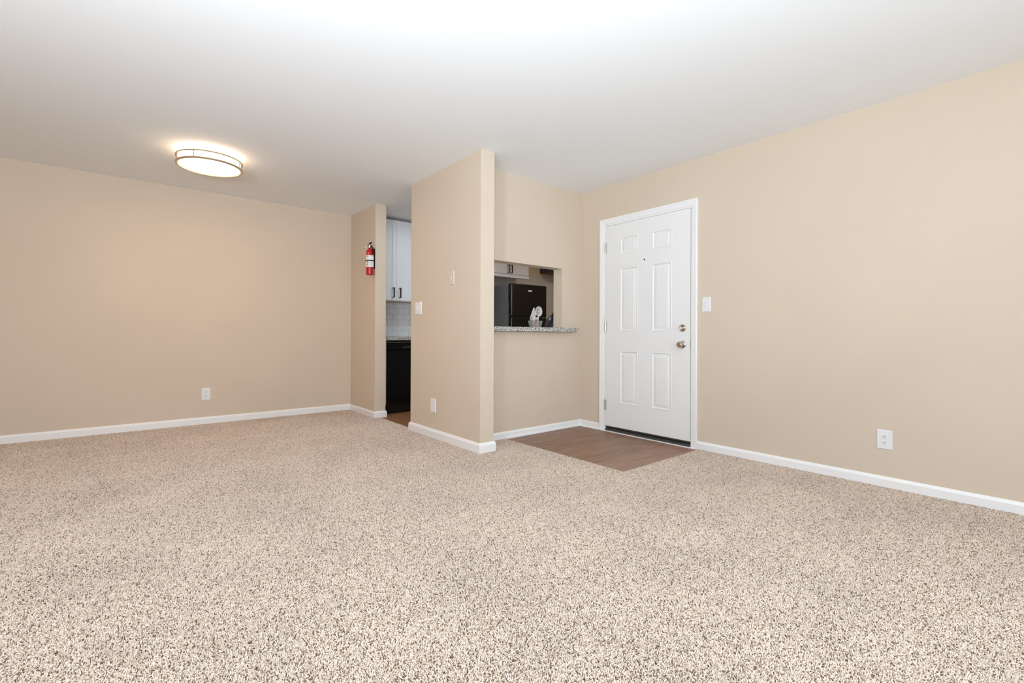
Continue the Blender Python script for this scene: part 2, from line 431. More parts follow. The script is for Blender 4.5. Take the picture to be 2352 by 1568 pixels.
# ------------------------------------------------------------------ baseboards
def baseboard(name, path, h, th=.014, z0=-.016, cham=.55):
    """path of (x, y) wall-face points; the board stands on the right-hand side of the path."""
    prof = [(0, z0), (th, z0), (th, h-th*1.25), (th*cham, h-th*.25), (th*cham*.6, h), (0, h)]
    P = [Vector(p) for p in path]; offs = []
    for i, p in enumerate(P):
        ns = []
        if i > 0: d = (P[i]-P[i-1]).normalized(); ns.append(Vector((d.y, -d.x)))
        if i < len(P)-1: d = (P[i+1]-P[i]).normalized(); ns.append(Vector((d.y, -d.x)))
        n = ns[0] if len(ns) == 1 else (ns[0]+ns[1])/(1+ns[0].dot(ns[1]))
        offs.append(n)
    bm = bmesh.new(); rings = []
    for p, n in zip(P, offs):
        rings.append([bm.verts.new((p.x+n.x*t, p.y+n.y*t, z)) for t, z in prof])
    m_ = len(prof)
    for a, b in zip(rings, rings[1:]):
        for k in range(m_): bm.faces.new([a[k], a[(k+1) % m_], b[(k+1) % m_], b[k]])
    bm.faces.new(rings[0]); bm.faces.new(rings[-1][::-1])
    return struct(name, bm, M_trim)
baseboard('baseboard_far', [(XL, A_Y), (EX0, A_Y)], .066)
baseboard('baseboard_stub', [(EX0, A_Y), (EX0, EY), (EX1, EY), (EX1, EY+.12)], .062)
baseboard('baseboard_partition', [(PX1, PY1), (PX0, PY1), (PX0, PY0), (PX1, PY0), (PX1, YW)], .072, .0165)
baseboard('baseboard_pass_through', [(PX1, YW), (XD, YW)], .056)
baseboard('baseboard_door_side', [(XD, YW), (XD, 3.078)], .054)
baseboard('baseboard_right', [(XD, 2.030), (XD, YN)], .058)
bm = bmesh.new(); box(bm, XD-.030, XD-.003, 2.045, 3.325, VIN, VIN+.007, .002)
struct('trim_1', bm, M_trim)                # narrow white caulked strip along the door side
bm = bmesh.new(); box(bm, 2.675, XD-.013, YW-.026, YW-.013, VIN, VIN+.018, .004)
struct('trim_2', bm, M_trim)                # shoe moulding under the pass-through

# ------------------------------------------------------------------ front door
door = bpy.data.objects.new('door_1', None); C.objects.link(door); door['kind'] = 'structure'; door.location = (XD, 2.55, 0)
def dpart(name, bm, m, parent=None, smooth=False):
    o = link(name, bm, m, parent or door, smooth)
    if parent is None: o.location = -Vector(door.location)
    return o
SX = 3.700; ST = .044
SY0, SY1, SZ0, SZ1 = 2.094, 3.002, .042, 2.034
cols = [(2.268, 2.473), (2.624, 2.829)]; rows = [(.275, .793), (.980, 1.601), (1.732, 1.897)]
bm = bmesh.new()
ys = [SY0, cols[0][0], cols[0][1], cols[1][0], cols[1][1], SY1]
zs = [SZ0, rows[0][0], rows[0][1], rows[1][0], rows[1][1], rows[2][0], rows[2][1], SZ1]
grid = {}
def gv(x, y, z):
    k = (round(x, 5), round(y, 5), round(z, 5))
    if k not in grid: grid[k] = bm.verts.new((x, y, z))
    return grid[k]
for i in range(5):
    for j in range(7):
        if i in (1, 3) and j in (1, 3, 5): continue
        bm.faces.new([gv(SX, ys[i], zs[j]), gv(SX, ys[i+1], zs[j]), gv(SX, ys[i+1], zs[j+1]), gv(SX, ys[i], zs[j+1])])
b0 = [gv(SX+ST, SY0, SZ0), gv(SX+ST, SY1, SZ0), gv(SX+ST, SY1, SZ1), gv(SX+ST, SY0, SZ1)]; bm.faces.new(b0)
bm.faces.new([gv(SX, y, SZ0) for y in ys] + [b0[1], b0[0]]); bm.faces.new([gv(SX, y, SZ1) for y in ys] + [b0[2], b0[3]])
bm.faces.new([gv(SX, SY0, z) for z in zs] + [b0[3], b0[0]]); bm.faces.new([gv(SX, SY1, z) for z in zs] + [b0[2], b0[1]])
slab = dpart('slab', bm, M_door)
for (y0, y1) in cols:
    for (z0, z1) in rows:
        bm = bmesh.new(); loops = []
        for ins, dx in ((0, 0), (.004, -.0022), (.009, -.0022), (.015, .0062), (.020, .0072), (.048, .0006), (.051, .0004)):
            loops.append([bm.verts.new((SX+dx, y, z)) for y, z in ((y0+ins, z0+ins), (y1-ins, z0+ins), (y1-ins, z1-ins), (y0+ins, z1-ins))])
        for a, b in zip(loops, loops[1:]):
            for k in range(4): bm.faces.new([a[k], a[(k+1) % 4], b[(k+1) % 4], b[k]])
        bm.faces.new(loops[-1])
        link('panel', bm, M_door, slab)
# casing, mitred, with a stepped moulding
def casing(name, y0, y1, zt, w_, m, flip=1):
    prof = [(0, .0135), (.0035, .016), (.018, .0155), (.022, .0128), (.036, .0122), (.040, .0105), (w_-.004, .0098), (w_, .007)]   # (distance from outer edge, thickness)
    bm = bmesh.new(); loops = []
    for d, t in [(0, 0)] + prof + [(w_, 0)]:
        loops.append([bm.verts.new((XD-t, y, z)) for y, z in ((y0+d, VIN), (y0+d, zt-d), (y1-d, zt-d), (y1-d, VIN))])
    for a, b in zip(loops, loops[1:]):
        for k in range(3): bm.faces.new([a[k], a[k+1], b[k+1], b[k]])
    bm.faces.new([l[0] for l in loops]); bm.faces.new([l[3] for l in loops])
    return dpart(name, bm, m)
casing('casing', 2.031, 3.080, 2.107, .055, M_trim)
bm = bmesh.new()
box(bm, XD-.002, XD+T, 2.074, 2.090, VIN, 2.053); box(bm, XD-.002, XD+T, 3.006, 3.022, VIN, 2.053); box(bm, XD-.002, XD+T, 2.09, 3.006, 2.038, 2.053)
box(bm, SX+ST+.002, XD+T, 2.09, 2.102, VIN, 2.038); box(bm, SX+ST+.002, XD+T, 2.994, 3.006, VIN, 2.038); box(bm, SX+ST+.002, XD+T, 2.102, 2.994, 2.026, 2.038)
dpart('jamb', bm, M_trim)
bm = bmesh.new(); box(bm, SX+.002, SX+ST, SY0, SY1, .026, .0415, .002); box(bm, SX-.004, SX+.001, SY0+.002, SY1-.002, .030, .040, .001)
o = dpart('door_sweep', bm, M_sweep); o['label'] = 'dark rubber sweep under the door'
bm = bmesh.new()
vs = [(SX-.006, VIN), (XD+T, VIN), (XD+T, .022), (SX+.02, .022), (SX-.002, .010), (SX-.006, .004)]
for yy in (2.091, 3.005): globals()['ring%d' % (yy > 2.5)] = [bm.verts.new((x, yy, z)) for x, z in vs]
for k in range(len(vs)): bm.faces.new([ring0[k], ring0[(k+1) % 6], ring1[(k+1) % 6], ring1[k]])
bm.faces.new(ring0); bm.faces.new(ring1)
dpart('threshold', bm, M_sweep2)['label'] = 'dark metal threshold'
for zc in (1.815, 1.031, .249):
    bm = bmesh.new(); tube(bm, [(SX-.006, 3.005, zc-.05+.1*k/5) for k in range(6)], .0058, 12)
    tube(bm, [(SX-.006, 3.005, zc+.05), (SX-.006, 3.005, zc+.056)], [.004, .002], 10)
    box(bm, SX-.004, SX-.0005, 2.992, 3.004, zc-.05, zc+.05)
    dpart('hinge', bm, M_hinge, smooth=True)
# knob
KY = 2.163
bm = bmesh.new(); lathe(bm, [(0, 0), (.032, 0), (.032, .004), (.029, .008), (.020, .011), (.012, .013), (.0115, .030), (.016, .034), (.0255, .041), (.0275, .050), (.0255, .060), (.018, .066), (.0155, .0655), (.0145, .0635), (.007, .063), (0, .063)], '-x', (SX, KY, .867), 40)
kn = dpart('door_knob', bm, M_nick, smooth=True); kn['label'] = 'round satin nickel door knob with its rose'
bm = bx(SX-.0665, SX-.0625, KY-.0045, KY+.0045, .8655, .8685, .001)
link('turn_button', bm, M_slot, kn)
bm = bmesh.new(); lathe(bm, [(0, 0), (.032, 0), (.032, .005), (.029, .010), (.023, .013), (.021, .0115), (0, .0115)], '-x', (SX, KY, 1.010), 40)
db = dpart('deadbolt', bm, M_nick, smooth=True); db['label'] = 'round satin nickel deadbolt with thumb turn'
bm = bmesh.new(); lathe(bm, [(0, .010), (.009, .010), (.009, .018), (0, .018)], '-x', (SX, KY, 1.010), 20)
box(bm, SX-.034, SX-.016, KY-.0045, KY+.0045, .992, 1.028, .003, 3)
link('thumb_turn', bm, M_nick, db, True)
bm = bmesh.new(); lathe(bm, [(0, -.002), (.0075, -.002), (.0075, .002), (.005, .003), (.0045, .0005), (0, .0005)], '-x', (SX, 2.554, 1.650), 20)
dpart('peephole', bm, M_hole)['label'] = 'dark peephole'
bm = bx(SX+.001, SX+.0205, SY0-.0035, SY0, .84, .895); dpart('latch_plate', bm, M_hinge)

# ------------------------------------------------------------------ wall plates
def plate_frame(face, u, z):
    """matrix: local x = along wall, local y = out of the wall, local z = up"""
    if face == 'far': return Matrix(((1, 0, 0, u), (0, -1, 0, A_Y), (0, 0, 1, z), (0, 0, 0, 1)))
    xf = PX0 if face == 'part' else XD
    return Matrix(((0, -1, 0, xf), (1, 0, 0, u), (0, 0, 1, z), (0, 0, 0, 1)))
def plate_body(w_, h_, t=.006):
    bm = bmesh.new(); loops = []
    for ins, d in ((0, 0), (0, .002), (.004, t), (.005, t)):
        loops.append([bm.verts.new((x, d, z)) for x, z in ((-w_/2+ins, -h_/2+ins), (w_/2-ins, -h_/2+ins), (w_/2-ins, h_/2-ins), (-w_/2+ins, h_/2-ins))])
    for a, b in zip(loops, loops[1:]):
        for k in range(4): bm.faces.new([a[k], a[(k+1) % 4], b[(k+1) % 4], b[k]])
    bm.faces.new(loops[-1]); return bm
def put(o, mw): o.matrix_world = mw; return o
def cyl_y(bm, x, z, r, y0, y1, n=20, sx=1, cut=None):
    ring = []
    for yy in (y0, y1):
        rr = []
        for i in range(n):
            zz = r*math.sin(2*PI*i/n)
            if cut: zz = max(-cut, min(cut, zz))
            rr.append(bm.verts.new((x+r*math.cos(2*PI*i/n)*sx, yy, z+zz)))
        ring.append(rr)
    for i in range(n): bm.faces.new([ring[0][i], ring[0][(i+1) % n], ring[1][(i+1) % n], ring[1][i]])
    bm.faces.new(ring[1])
def outlet(face, u, z, w_, h_, label):
    t = thing('wall_outlet', label, 'outlet', group='duplex wall outlets'); t.matrix_world = plate_frame(face, u, z)
    link('plate', plate_body(w_, h_), M_plate, t)
    for s in (1, -1):
        bm = bmesh.new(); cyl_y(bm, 0, s*.0195, .0172, .005, .0085, 28, 1, .0135)
        r = link('receptacle', bm, M_plate, t)
        bm = bmesh.new(); zc = s*.0195
        box(bm, -.0075, -.0050, .0080, .0088, zc-.0010, zc+.0075); box(bm, .0050, .0075, .0080, .0088, zc-.0005, zc+.0070)
        cyl_y(bm, 0, zc-.0075, .0028, .0080, .0088, 12)
        link('slots', bm, M_slot, r)
    bm = bmesh.new(); cyl_y(bm, 0, 0, .003, .0055, .0068, 12); link('screw', bm, M_plate, t)
def switch(face, u, z, w_, h_, label, gangs=1, m=None, m2=None):
    m = m or M_plate
    t = thing('light_switch', label, 'light switch'); t.matrix_world = plate_frame(face, u, z)
    link('plate', plate_body(w_, h_), m, t)
    for g in range(gangs):
        xc = (g-(gangs-1)/2)*.046
        bm = bx(xc-.0055, xc+.0055, .0045, .0068, -.0125, .0125, .0008, 1); link('toggle_frame', bm, m, t)
        bm = bmesh.new(); v = [(-.0042, .006, -.009), (.0042, .006, -.009), (.0042, .006, .002), (-.0042, .006, .002), (-.0036, .017, -.008), (.0036, .017, -.008), (.0036, .015, -.002), (-.0036, .015, -.002)]
        if gangs > 1: v = [(x, y, -z_) for x, y, z_ in v]
        V = [bm.verts.new((x+xc, y, z_)) for x, y, z_ in v]
        for f in ((0, 1, 2, 3), (4, 5, 6, 7), (0, 1, 5, 4), (1, 2, 6, 5), (2, 3, 7, 6), (3, 0, 4, 7)): bm.faces.new([V[i] for i in f])
        link('toggle', bm, m2 or m, t)
        for s in (1, -1):
            bm = bmesh.new(); cyl_y(bm, xc, s*.030, .003, .0055, .0066, 12); link('screw', bm, m, t)
outlet('far', .638, .307, .080, .127, 'white duplex outlet low on the far tan wall below the ceiling light')
outlet('right', .771, .291, .080, .122, 'white duplex outlet low on the tan wall right of the front door')
switch('right', 1.953, 1.204, .074, .122, 'white single toggle switch on the wall right of the front door')
switch('part', 4.077, 1.199, .124, .122, 'white double toggle switch at the left edge of the partition', 2)
switch('part', 3.473, 1.441, .068, .124, 'tan single toggle plate high on the partition face', 1, M_bplate, M_wht)
t = thing('blank_wall_plate', 'white blank cover plate low on the partition face', 'wall plate'); t.matrix_world = plate_frame('part', 3.786, .288)
link('plate', plate_body(.086, .127), M_plate, t)
for s in (1, -1):
    bm = bmesh.new(); cyl_y(bm, 0, s*.021, .003, .0055, .0066, 12); link('screw', bm, M_plate, t)

# ------------------------------------------------------------------ ceiling lamp
LX, LY = .520, 4.590
M_dif = mat('lit_diffuser', (.9, .9, .88), .5); bb = M_dif.node_tree.nodes['Principled BSDF']
bb.inputs['Emission Color'].default_value = (1.0, .72, .47, 1); bb.inputs['Emission Strength'].default_value = 3.4
M_ring = mat('brushed_nickel_ring', (.62, .50, .38), .28, 1.0)
lamp = thing('ceiling_lamp', 'round lit flush ceiling lamp with two nickel rings over the dining area', 'lamp', (LX, LY, H))
def lpart(name, bm, m, smooth=True):
    return link(name, bm, m, lamp, smooth)
bm = bmesh.new(); lathe(bm, [(0, 0), (.165, 0), (.165, -.022), (.150, -.024), (0, -.024)], n=64); lpart('ceiling_pan', bm, M_trim)
bm = bmesh.new(); lathe(bm, [(.205, -.022), (.216, -.026), (.219, -.040), (.219, -.104), (.214, -.112), (.19, -.119), (.12, -.125), (.05, -.127), (0, -.1275)], n=72); lpart('diffuser', bm, M_dif)
for zc, nm in ((-.055, 'upper'), (-.112, 'lower')):
    bm = bmesh.new(); ro, ri, hh = .2375, (.2235 if zc > -.1 else .2215), (.0055 if zc > -.1 else .0065)
    R_ = lathe(bm, [(ri, zc-hh), (ro-.002, zc-hh), (ro, zc-hh+.002), (ro, zc+hh-.002), (ro-.002, zc+hh), (ri, zc+hh), (ri, zc-hh)], n=80)
    bmesh.ops.remove_doubles(bm, verts=bm.verts, dist=1e-5)
    lpart('ring', bm, M_ring)
for k in range(4):
    a = math.radians(-124 + 90*k); x, y = .231*math.cos(a), .231*math.sin(a)
    bm = bmesh.new(); tube(bm, [(x, y, -.118), (x, y, -.048)], .0035, 10)
    tube(bm, [(x, y, -.121), (x, y, -.118)], [.0025, .0035], 10); lpart('post', bm, M_ring)

# ------------------------------------------------------------------ fire extinguisher on its bracket
fx, fy, fz = 2.118, 5.112, 1.620
ext = thing('fire_extinguisher', 'small red fire extinguisher strapped to the stub wall beside the kitchen doorway', 'fire extinguisher', (fx, fy, fz))
def epart(name, bm, m, smooth=True): return link(name, bm, m, ext, smooth)
r = .0425
bm = bmesh.new(); lathe(bm, [(0, .004), (r-.008, .004), (r-.004, 0), (r, .004), (r, .248), (r-.002, .262), (r-.009, .279), (.024, .292), (.0155, .302), (.0145, .312), (0, .312)], n=40); epart('cylinder', bm, M_red)
# paper label, wrapped round the room side
def wrap(name, z0, z1, a0, a1, m, rr=r+.0006, par=None):
    bm = bmesh.new(); n = 24; A = []
    for i in range(n+1):
        a = math.radians(a0+(a1-a0)*i/n); A.append([bm.verts.new((rr*math.cos(a), rr*math.sin(a), z)) for z in (z0, z1)])
    for p, q in zip(A, A[1:]): bm.faces.new([p[0], q[0], q[1], p[1]])
    return link(name, bm, m, par or ext, True)
lb = wrap('paper_label', .086, .218, 150, 325, M_lab); lb['label'] = 'white paper label with small dark print'
wrap('caution_band', .195, .216, 168, 212, M_yel, r+.001, lb)
for z0, z1, a0, a1 in ((.196, .212, 214, 224), (.128, .150, 205, 216), (.100, .122, 200, 213), (.150, .158, 230, 290), (.140, .144, 225, 300), (.131, .135, 225, 300), (.122, .126, 225, 290), (.113, .117, 225, 300), (.104, .108, 225, 285), (.206, .210, 235, 300), (.198, .201, 235, 300)):
    wrap('printed_line', z0, z1, a0, a1, M_ink if a1-a0 < 20 else mat_line if 'mat_line' in globals() else globals().setdefault('mat_line', mat('label_grey_ink', (.60, .60, .61), .5)), r+.0011, lb)
# valve, handle, lever, gauge, pull pin
bm = bmesh.new(); lathe(bm, [(0, .308), (.015, .308), (.015, .326), (.011, .330), (.011, .342), (0, .342)], n=24)
tube(bm, [(-.024, .019, .330), (.012, -.010, .330)], .0085, 12); epart('valve', bm, M_chr)
bm = bmesh.new(); lathe(bm, [(0, 0), (.012, 0), (.013, .003), (.013, .008), (0, .009)], '-y', (-.016, .004, .331), 24); epart('gauge', bm, M_chr)
bm = bmesh.new(); tube(bm, [(-.016, .013, .330), (-.024, .020, .334), (-.034, .028, .326), (-.036, .030, .308)], [.006, .006, .005, .004], 10); epart('carry_handle', bm, M_chr)
bm = bmesh.new(); tube(bm, [(-.014, .011, .334), (-.006, .005, .346), (.002, -.002, .358), (.012, -.010, .366), (.020, -.016, .367)], [.006, .0085, .0095, .0085, .004], 10); epart('squeeze_lever', bm, M_blk)
bm = bmesh.new(); pts = [(.024+.009*math.cos(2*PI*k/16), -.022-.007*math.cos(2*PI*k/16), .325+.012*math.sin(2*PI*k/16)) for k in range(17)]; tube(bm, pts, .0013, 6, False); epart('pull_pin_ring', bm, M_chr)
bm = bmesh.new(); tube(bm, [(.006, -.010, .332), (.013, -.022, .318), (.021, -.036, .292), (.026, -.044, .262), (.027, -.0455, .238)], [.008, .008, .0085, .009, .0075], 12); epart('nozzle', bm, M_blk)
bm = bmesh.new(); n = 36; ring = []
for i in range(n):
    a = 2*PI*i/n; ring.append([bm.verts.new(((r+d)*math.cos(a), (r+d)*math.sin(a), z)) for d, z in ((.001, .154), (.004, .154), (.004, .164), (.001, .164))])
for i in range(n):
    a, b = ring[i], ring[(i+1) % n]
    for k in range(4): bm.faces.new([a[k], a[(k+1) % 4], b[(k+1) % 4], b[k]])
box(bm, -.034, -.020, r-.012, r+.004, .150, .168, .002)
epart('strap', bm, M_blk)
bm = bmesh.new(); box(bm, r+.002, EX0-fx, -.014, .014, .075, .300, .002); box(bm, r-.004, EX0-fx-.004, -.018, .018, .148, .170, .002)
epart('bracket', bm, M_blk)

# ------------------------------------------------------------------ kitchen along the far wall
def slab_bm(x0, x1, y0, y1, z0, z1, b=.003): return bx(x0, x1, y0, y1, z0, z1, b, 2)
CTY = 5.195                      # counter front edge
def counter(name, x0, x1, y0, y1, z0, z1, label):
    return tag(link(name, slab_bm(x0, x1, y0, y1, z0, z1, .004), M_gran), label, 'countertop')
counter('countertop', EX1+.002, 4.27, CTY, A_Y-.002, .873, .911, 'speckled grey granite worktop above the dishwasher behind the stub wall')
# backsplash tiles
bs = bx(EX1, 4.27, A_Y-.0045, A_Y, .911, 1.372); o = struct('wall_backsplash', bs, M_grout)
tw, thh = .1524, .0762
base = None
for rw in range(6):
    z0 = .9135 + rw*thh; x = 2.752 - 3*tw - .009 - (0 if rw % 2 else tw/2)
    while x < 4.2:
        x0, x1 = max(x, EX1+.001), min(x+tw, 4.268)
        if x1-x0 > .01:
            full = abs((x1-x0)-tw) < 1e-6
            if full and base:
                c = base.copy(); C.objects.link(c); c.location = ((x0+x1)/2, A_Y-.0045, z0+thh/2)
            else:
                w2 = (x1-x0)/2-.0011
                bm = bx(-w2, w2, -.0065, 0, -thh/2+.0011, thh/2-.0011, .0016, 2)
                c = link('tile', bm, M_tile, o, False, ((x0+x1)/2, A_Y-.0045, z0+thh/2))
                if full: base = c
            c.parent = o
        x += tw
# smooth grey-white splash panel behind the refrigerator and range
M_splash = mat('grey_white_splash', (.60, .585, .565), .4)
struct('wall_splash_panel', bx(4.272, KX, A_Y-.003, A_Y, .0, 1.925), M_splash)
# shaker door builder (front faces -y)
def shaker(x0, x1, z0, z1, yf, t, parent, handle=None, fr=.058):
    d = bmesh.new(); loops = []
    for ins, dy in ((0, .004), (.001, 0), (fr, 0), (fr+.003, .006), (fr+.004, .0065)):
        loops.append([d.verts.new((x, yf+dy, z)) for x, z in ((x0+ins, z0+ins), (x1-ins, z0+ins), (x1-ins, z1-ins), (x0+ins, z1-ins))])
    for a, b in zip(loops, loops[1:]):
        for k in range(4): d.faces.new([a[k], a[(k+1) % 4], b[(k+1) % 4], b[k]])
    d.faces.new(loops[-1])
    bk = [d.verts.new((x, yf+t, z)) for x, z in ((x0, z0), (x1, z0), (x1, z1), (x0, z1))]
    for k in range(4): d.faces.new([loops[0][k], loops[0][(k+1) % 4], bk[(k+1) % 4], bk[k]])
    d.faces.new(bk)
    dr = link('cabinet_door', d, M_cab, parent); dr.location = -Vector(parent.location)
    if handle:
        hx, hz0, hz1 = handle; hb = bmesh.new(); s = .0068
        box(hb, hx-s, hx+s, yf-.036, yf-.025, hz0, hz1, .0012, 1)
        box(hb, hx-s, hx+s, yf-.026, yf+.001, hz0, hz0+.011); box(hb, hx-s, hx+s, yf-.026, yf+.001, hz1-.011, hz1)
        link('bar_handle', hb, M_blk, dr)['label'] = 'black bar handle'
    return dr
def wall_cabinet(x0, x1, z0, z1, split, yf, label, hz, hoff=.031, rail=False):
    t = thing('wall_cabinet', label, 'cabinet', ((x0+x1)/2, A_Y, z0))
    bm = bmesh.new(); box(bm, x0, x1, yf+.021, A_Y-.001, z0, z1, .001, 1)
    c = link('cabinet_body', bm, M_cab, t); c.location = -Vector(t.location)
    bm = bx(x0+.001, x1-.001, yf+.004, A_Y-.004, z0-.0045, z0-.0002)
    c = link('bottom_panel', bm, M_cab2 if not rail else M_cab, t); c.location = -Vector(t.location); c['label'] = 'bare wood cabinet underside' if not rail else 'white cabinet underside'
    g = .0015
    shaker(x0+g, split-g, z0+.006, z1-.004, yf, .020, t, (split-hoff, hz, hz+.128))
    shaker(split+g, x1-g, z0+.006, z1-.004, yf, .020, t, (split+hoff, hz, hz+.128))
    return t
CF = 5.53
wall_cabinet(2.315, 3.05, 1.372, 2.405, 2.646, CF, 'tall white shaker wall cabinet with black handles seen through the kitchen doorway', 1.412, .045)
wall_cabinet(3.052, 4.10, 1.372, 2.405, 3.576, CF, 'tall white shaker wall cabinet left of the refrigerator', 1.412, .045)
tc = wall_cabinet(4.12, 4.905, 1.872, 2.405, 4.512, CF, 'short white shaker cabinet above the black refrigerator', 1.890, .030, True)
bm = bmesh.new(); box(bm, 4.10, 4.905, CF-.004, CF+.05, 1.845, 1.8665, .002); box(bm, 4.10, 4.905, CF-.010, CF+.045, 1.822, 1.8445, .005)
c = link('light_rail', bm, M_plate, tc); c.location = -Vector(tc.location); c['label'] = 'bright white moulding along the cabinet bottom'
bm = bmesh.new(); box(bm, 4.20, 4.62, CF+.07, CF+.13, 1.842, 1.866, .006); c = link('lamp_strip', bm, M_plate, tc); c.location = -Vector(tc.location)

# dishwasher
dw = thing('dishwasher', 'black dishwasher under the granite worktop seen through the kitchen doorway', 'dishwasher', (2.70, 5.23, VIN))
def dwp(n, bm, m, s=False):
    o = link(n, bm, m, dw, s); o.location = -Vector(dw.location); return o
DX0, DX1 = 2.382, 2.982
dwp('body', bx(DX0, DX1, 5.275, A_Y-.01, .0, .868), M_appm)
dwp('door_panel', bx(DX0+.004, DX1-.004, 5.222, 5.272, .115, .752, .006, 3), M_app)
dwp('control_panel', bx(DX0+.004, DX1-.004, 5.214, 5.272, .757, .851, .005, 3), M_app)
bm = bmesh.new(); box(bm, 2.582, 2.782, 5.211, 5.2145, .809, .823, .001)
dwp('pocket_handle', bm, M_blk)
dwp('handle_lip', bx(2.582, 2.782, 5.209, 5.2145, .7875, .7905, .001), M_hinge)
dwp('kick_plate', bx(DX0+.002, DX1-.002, 5.285, 5.30, VIN, .108, .001), M_app)
bm = bx(DX0-.004, DX1+.004, 5.2115, 5.216, .8475, .8515); dwp('trim_strip', bm, M_chr)
# base cabinets either side
def base_cabinet(x0, x1, label, yb=A_Y-.001, yf=5.235, sgn=1):
    t = thing('base_cabinet', label, 'cabinet', ((x0+x1)/2, yb, VIN))
    def ap(n, bm, m):
        o = link(n, bm, m, t); o.location = -Vector(t.location); return o
    ya, yb2 = sorted((yf+sgn*.021, yb)); ap('cabinet_body', bx(x0, x1, ya, yb2, .10, .872), M_cab)
    ya, yb2 = sorted((yf+sgn*.08, yb)); ap('toe_kick', bx(x0, x1, ya, yb2, VIN, .10), M_cab)
    return t
t = base_cabinet(EX1+.003, DX0-.002, 'narrow white filler cabinet between the stub wall and the dishwasher')
d = link('filler_panel', bx(EX1+.004, DX0-.004, 5.235, 5.255, .102, .868, .001), M_cab, t); d.location = -Vector(t.location)
t = base_cabinet(DX1+.002, 4.26, 'white base cabinet between the dishwasher and the refrigerator')
xs = [DX1+.004, 3.445, 3.85, 4.258]
for a, b in zip(xs, xs[1:]): shaker(a, b-.003, .104, .866, 5.235, .020, t, (b-.04, .70, .828))

# refrigerator
fr = thing('refrigerator', 'black top-freezer refrigerator seen through the pass-through', 'refrigerator', (4.64, 5.5, VIN))
def frp(n, bm, m, s=False):
    o = link(n, bm, m, fr, s); o.location = -Vector(fr.location); return o
RX0, RX1 = 4.290, 4.988
M_appsheen = mat('black_side_with_sheen', (.16, .16, .17), .40)  # black side painted paler, standing in for the light it reflects
frp('cabinet', bx(RX0+.004, RX1-.004, 5.300, A_Y-.03, .03, 1.682, .004), M_appsheen)
fd = frp('freezer_door', bx(RX0, RX1, 5.205, 5.288, 1.216, 1.696, .012, 4), M_appm)
rd = frp('fridge_door', bx(RX0, RX1, 5.205, 5.288, .06, 1.206, .012, 4), M_appm)
bm = bmesh.new(); box(bm, RX0-.001, RX0+.004, 5.2035, 5.209, 1.235, 1.68, .001); box(bm, RX0-.001, RX0+.004, 5.2035, 5.209, .10, 1.19, .001); box(bm, RX0-.001, RX0+.003, 5.284, 5.289, .10, 1.42, .001)
frp('door_edge_glint', bm, M_chr)  # bright strips standing in for highlights along the door edges
bm = bmesh.new(); box(bm, RX0+.012, RX0+.040, 5.160, 5.175, 1.23, 1.50, .004); box(bm, RX0+.014, RX0+.038, 5.17, 5.21, 1.24, 1.262, .002); box(bm, RX0+.014, RX0+.038, 5.17, 5.21, 1.47, 1.492, .002)
hd = []
bm.free()
bm = bmesh.new(); box(bm, RX0-.0015, RX0+.0005, 5.245, 5.262, 1.245, 1.53, .0005); link('grip_recess', bm, M_blk, fd)
bm = bmesh.new(); box(bm, RX0-.0015, RX0+.0005, 5.245, 5.262, .90, 1.18, .0005); link('grip_recess', bm, M_blk, rd)
bm = bmesh.new(); box(bm, RX1-.16, RX1-.02, 5.2035, 5.206, 1.209, 1.2125, .0005); box(bm, RX1-.02, RX1+.002, 5.2, 5.24, 1.2065, 1.2150, .001)
frp('hinge_trim', bm, M_chr)
# small badge with lettering
bm = bmesh.new(); box(bm, 4.608, 4.682, 5.2030, 5.2052, 1.590, 1.612, .0006)
bg = link('badge', bm, M_lab, fd); bg['label'] = 'small pale rectangular badge with illegible lettering'
for k in range(6):
    bm = bx(4.613+k*.0115, 4.620+k*.0115, 5.2024, 5.2032, 1.597, 1.605); link('letter_mark', bm, globals()['mat_line'], bg)
bm = bmesh.new(); box(bm, RX0+.03, RX1-.03, 5.33, 5.36, VIN, .03); frp('kick_grille', bm, M_blk)

# range and its hood, right of the refrigerator
rg = thing('range_hood', 'black range hood on the kitchen wall right of the refrigerator', 'range hood', (5.81, A_Y, 1.99))
def rgp(n, bm, m, s=False, par=rg):
    o = link(n, bm, m, par, s); o.location = -Vector(par.location); return o
HX0, HX1, HB = 5.43, 6.19, 1.992
rgp('shell', bx(HX0, HX1, 5.38, A_Y-.001, HB+.004, HB+.13, .004), M_hoodlit)
rgp('underside', bx(HX0+.006, HX1-.006, 5.386, A_Y-.004, HB, HB+.004), M_vent)
bm = bmesh.new()
bm.free()
for k in range(4): rgp('control_button', bx(5.60+.1*k, 5.66+.1*k, 5.377, 5.381, HB+.05, HB+.065, .001), M_blk)
tag(link('wall_cabinet_hood', bx(HX0, HX1, CF, A_Y-.001, HB+.131, 2.405, .002), M_cab), 'short white cabinet over the black range hood', 'cabinet').name = 'hood_cabinet'
st = thing('range', 'black kitchen range below the hood', 'stove', (5.81, 5.5, VIN))
rgp('oven_body', bx(HX0, HX1, 5.22, A_Y-.004, VIN, .905, .004), M_appm, par=st)
rgp('oven_door', bx(HX0+.01, HX1-.01, 5.195, 5.219, .20, .74, .006), M_app, par=st)
rgp('cooktop', bx(HX0-.002, HX1+.002, 5.2, A_Y-.08, .906, .918, .003), M_app, par=st)
rgp('back_panel', bx(HX0, HX1, A_Y-.078, A_Y-.0045, .906, 1.06, .006), M_app, par=st)
counter('countertop', 5.0, 5.425, CTY, A_Y-.002, .873, .911, 'speckled grey granite worktop between the refrigerator and the range')
base_cabinet(5.0, 5.425, 'white base cabinet between the refrigerator and the range')

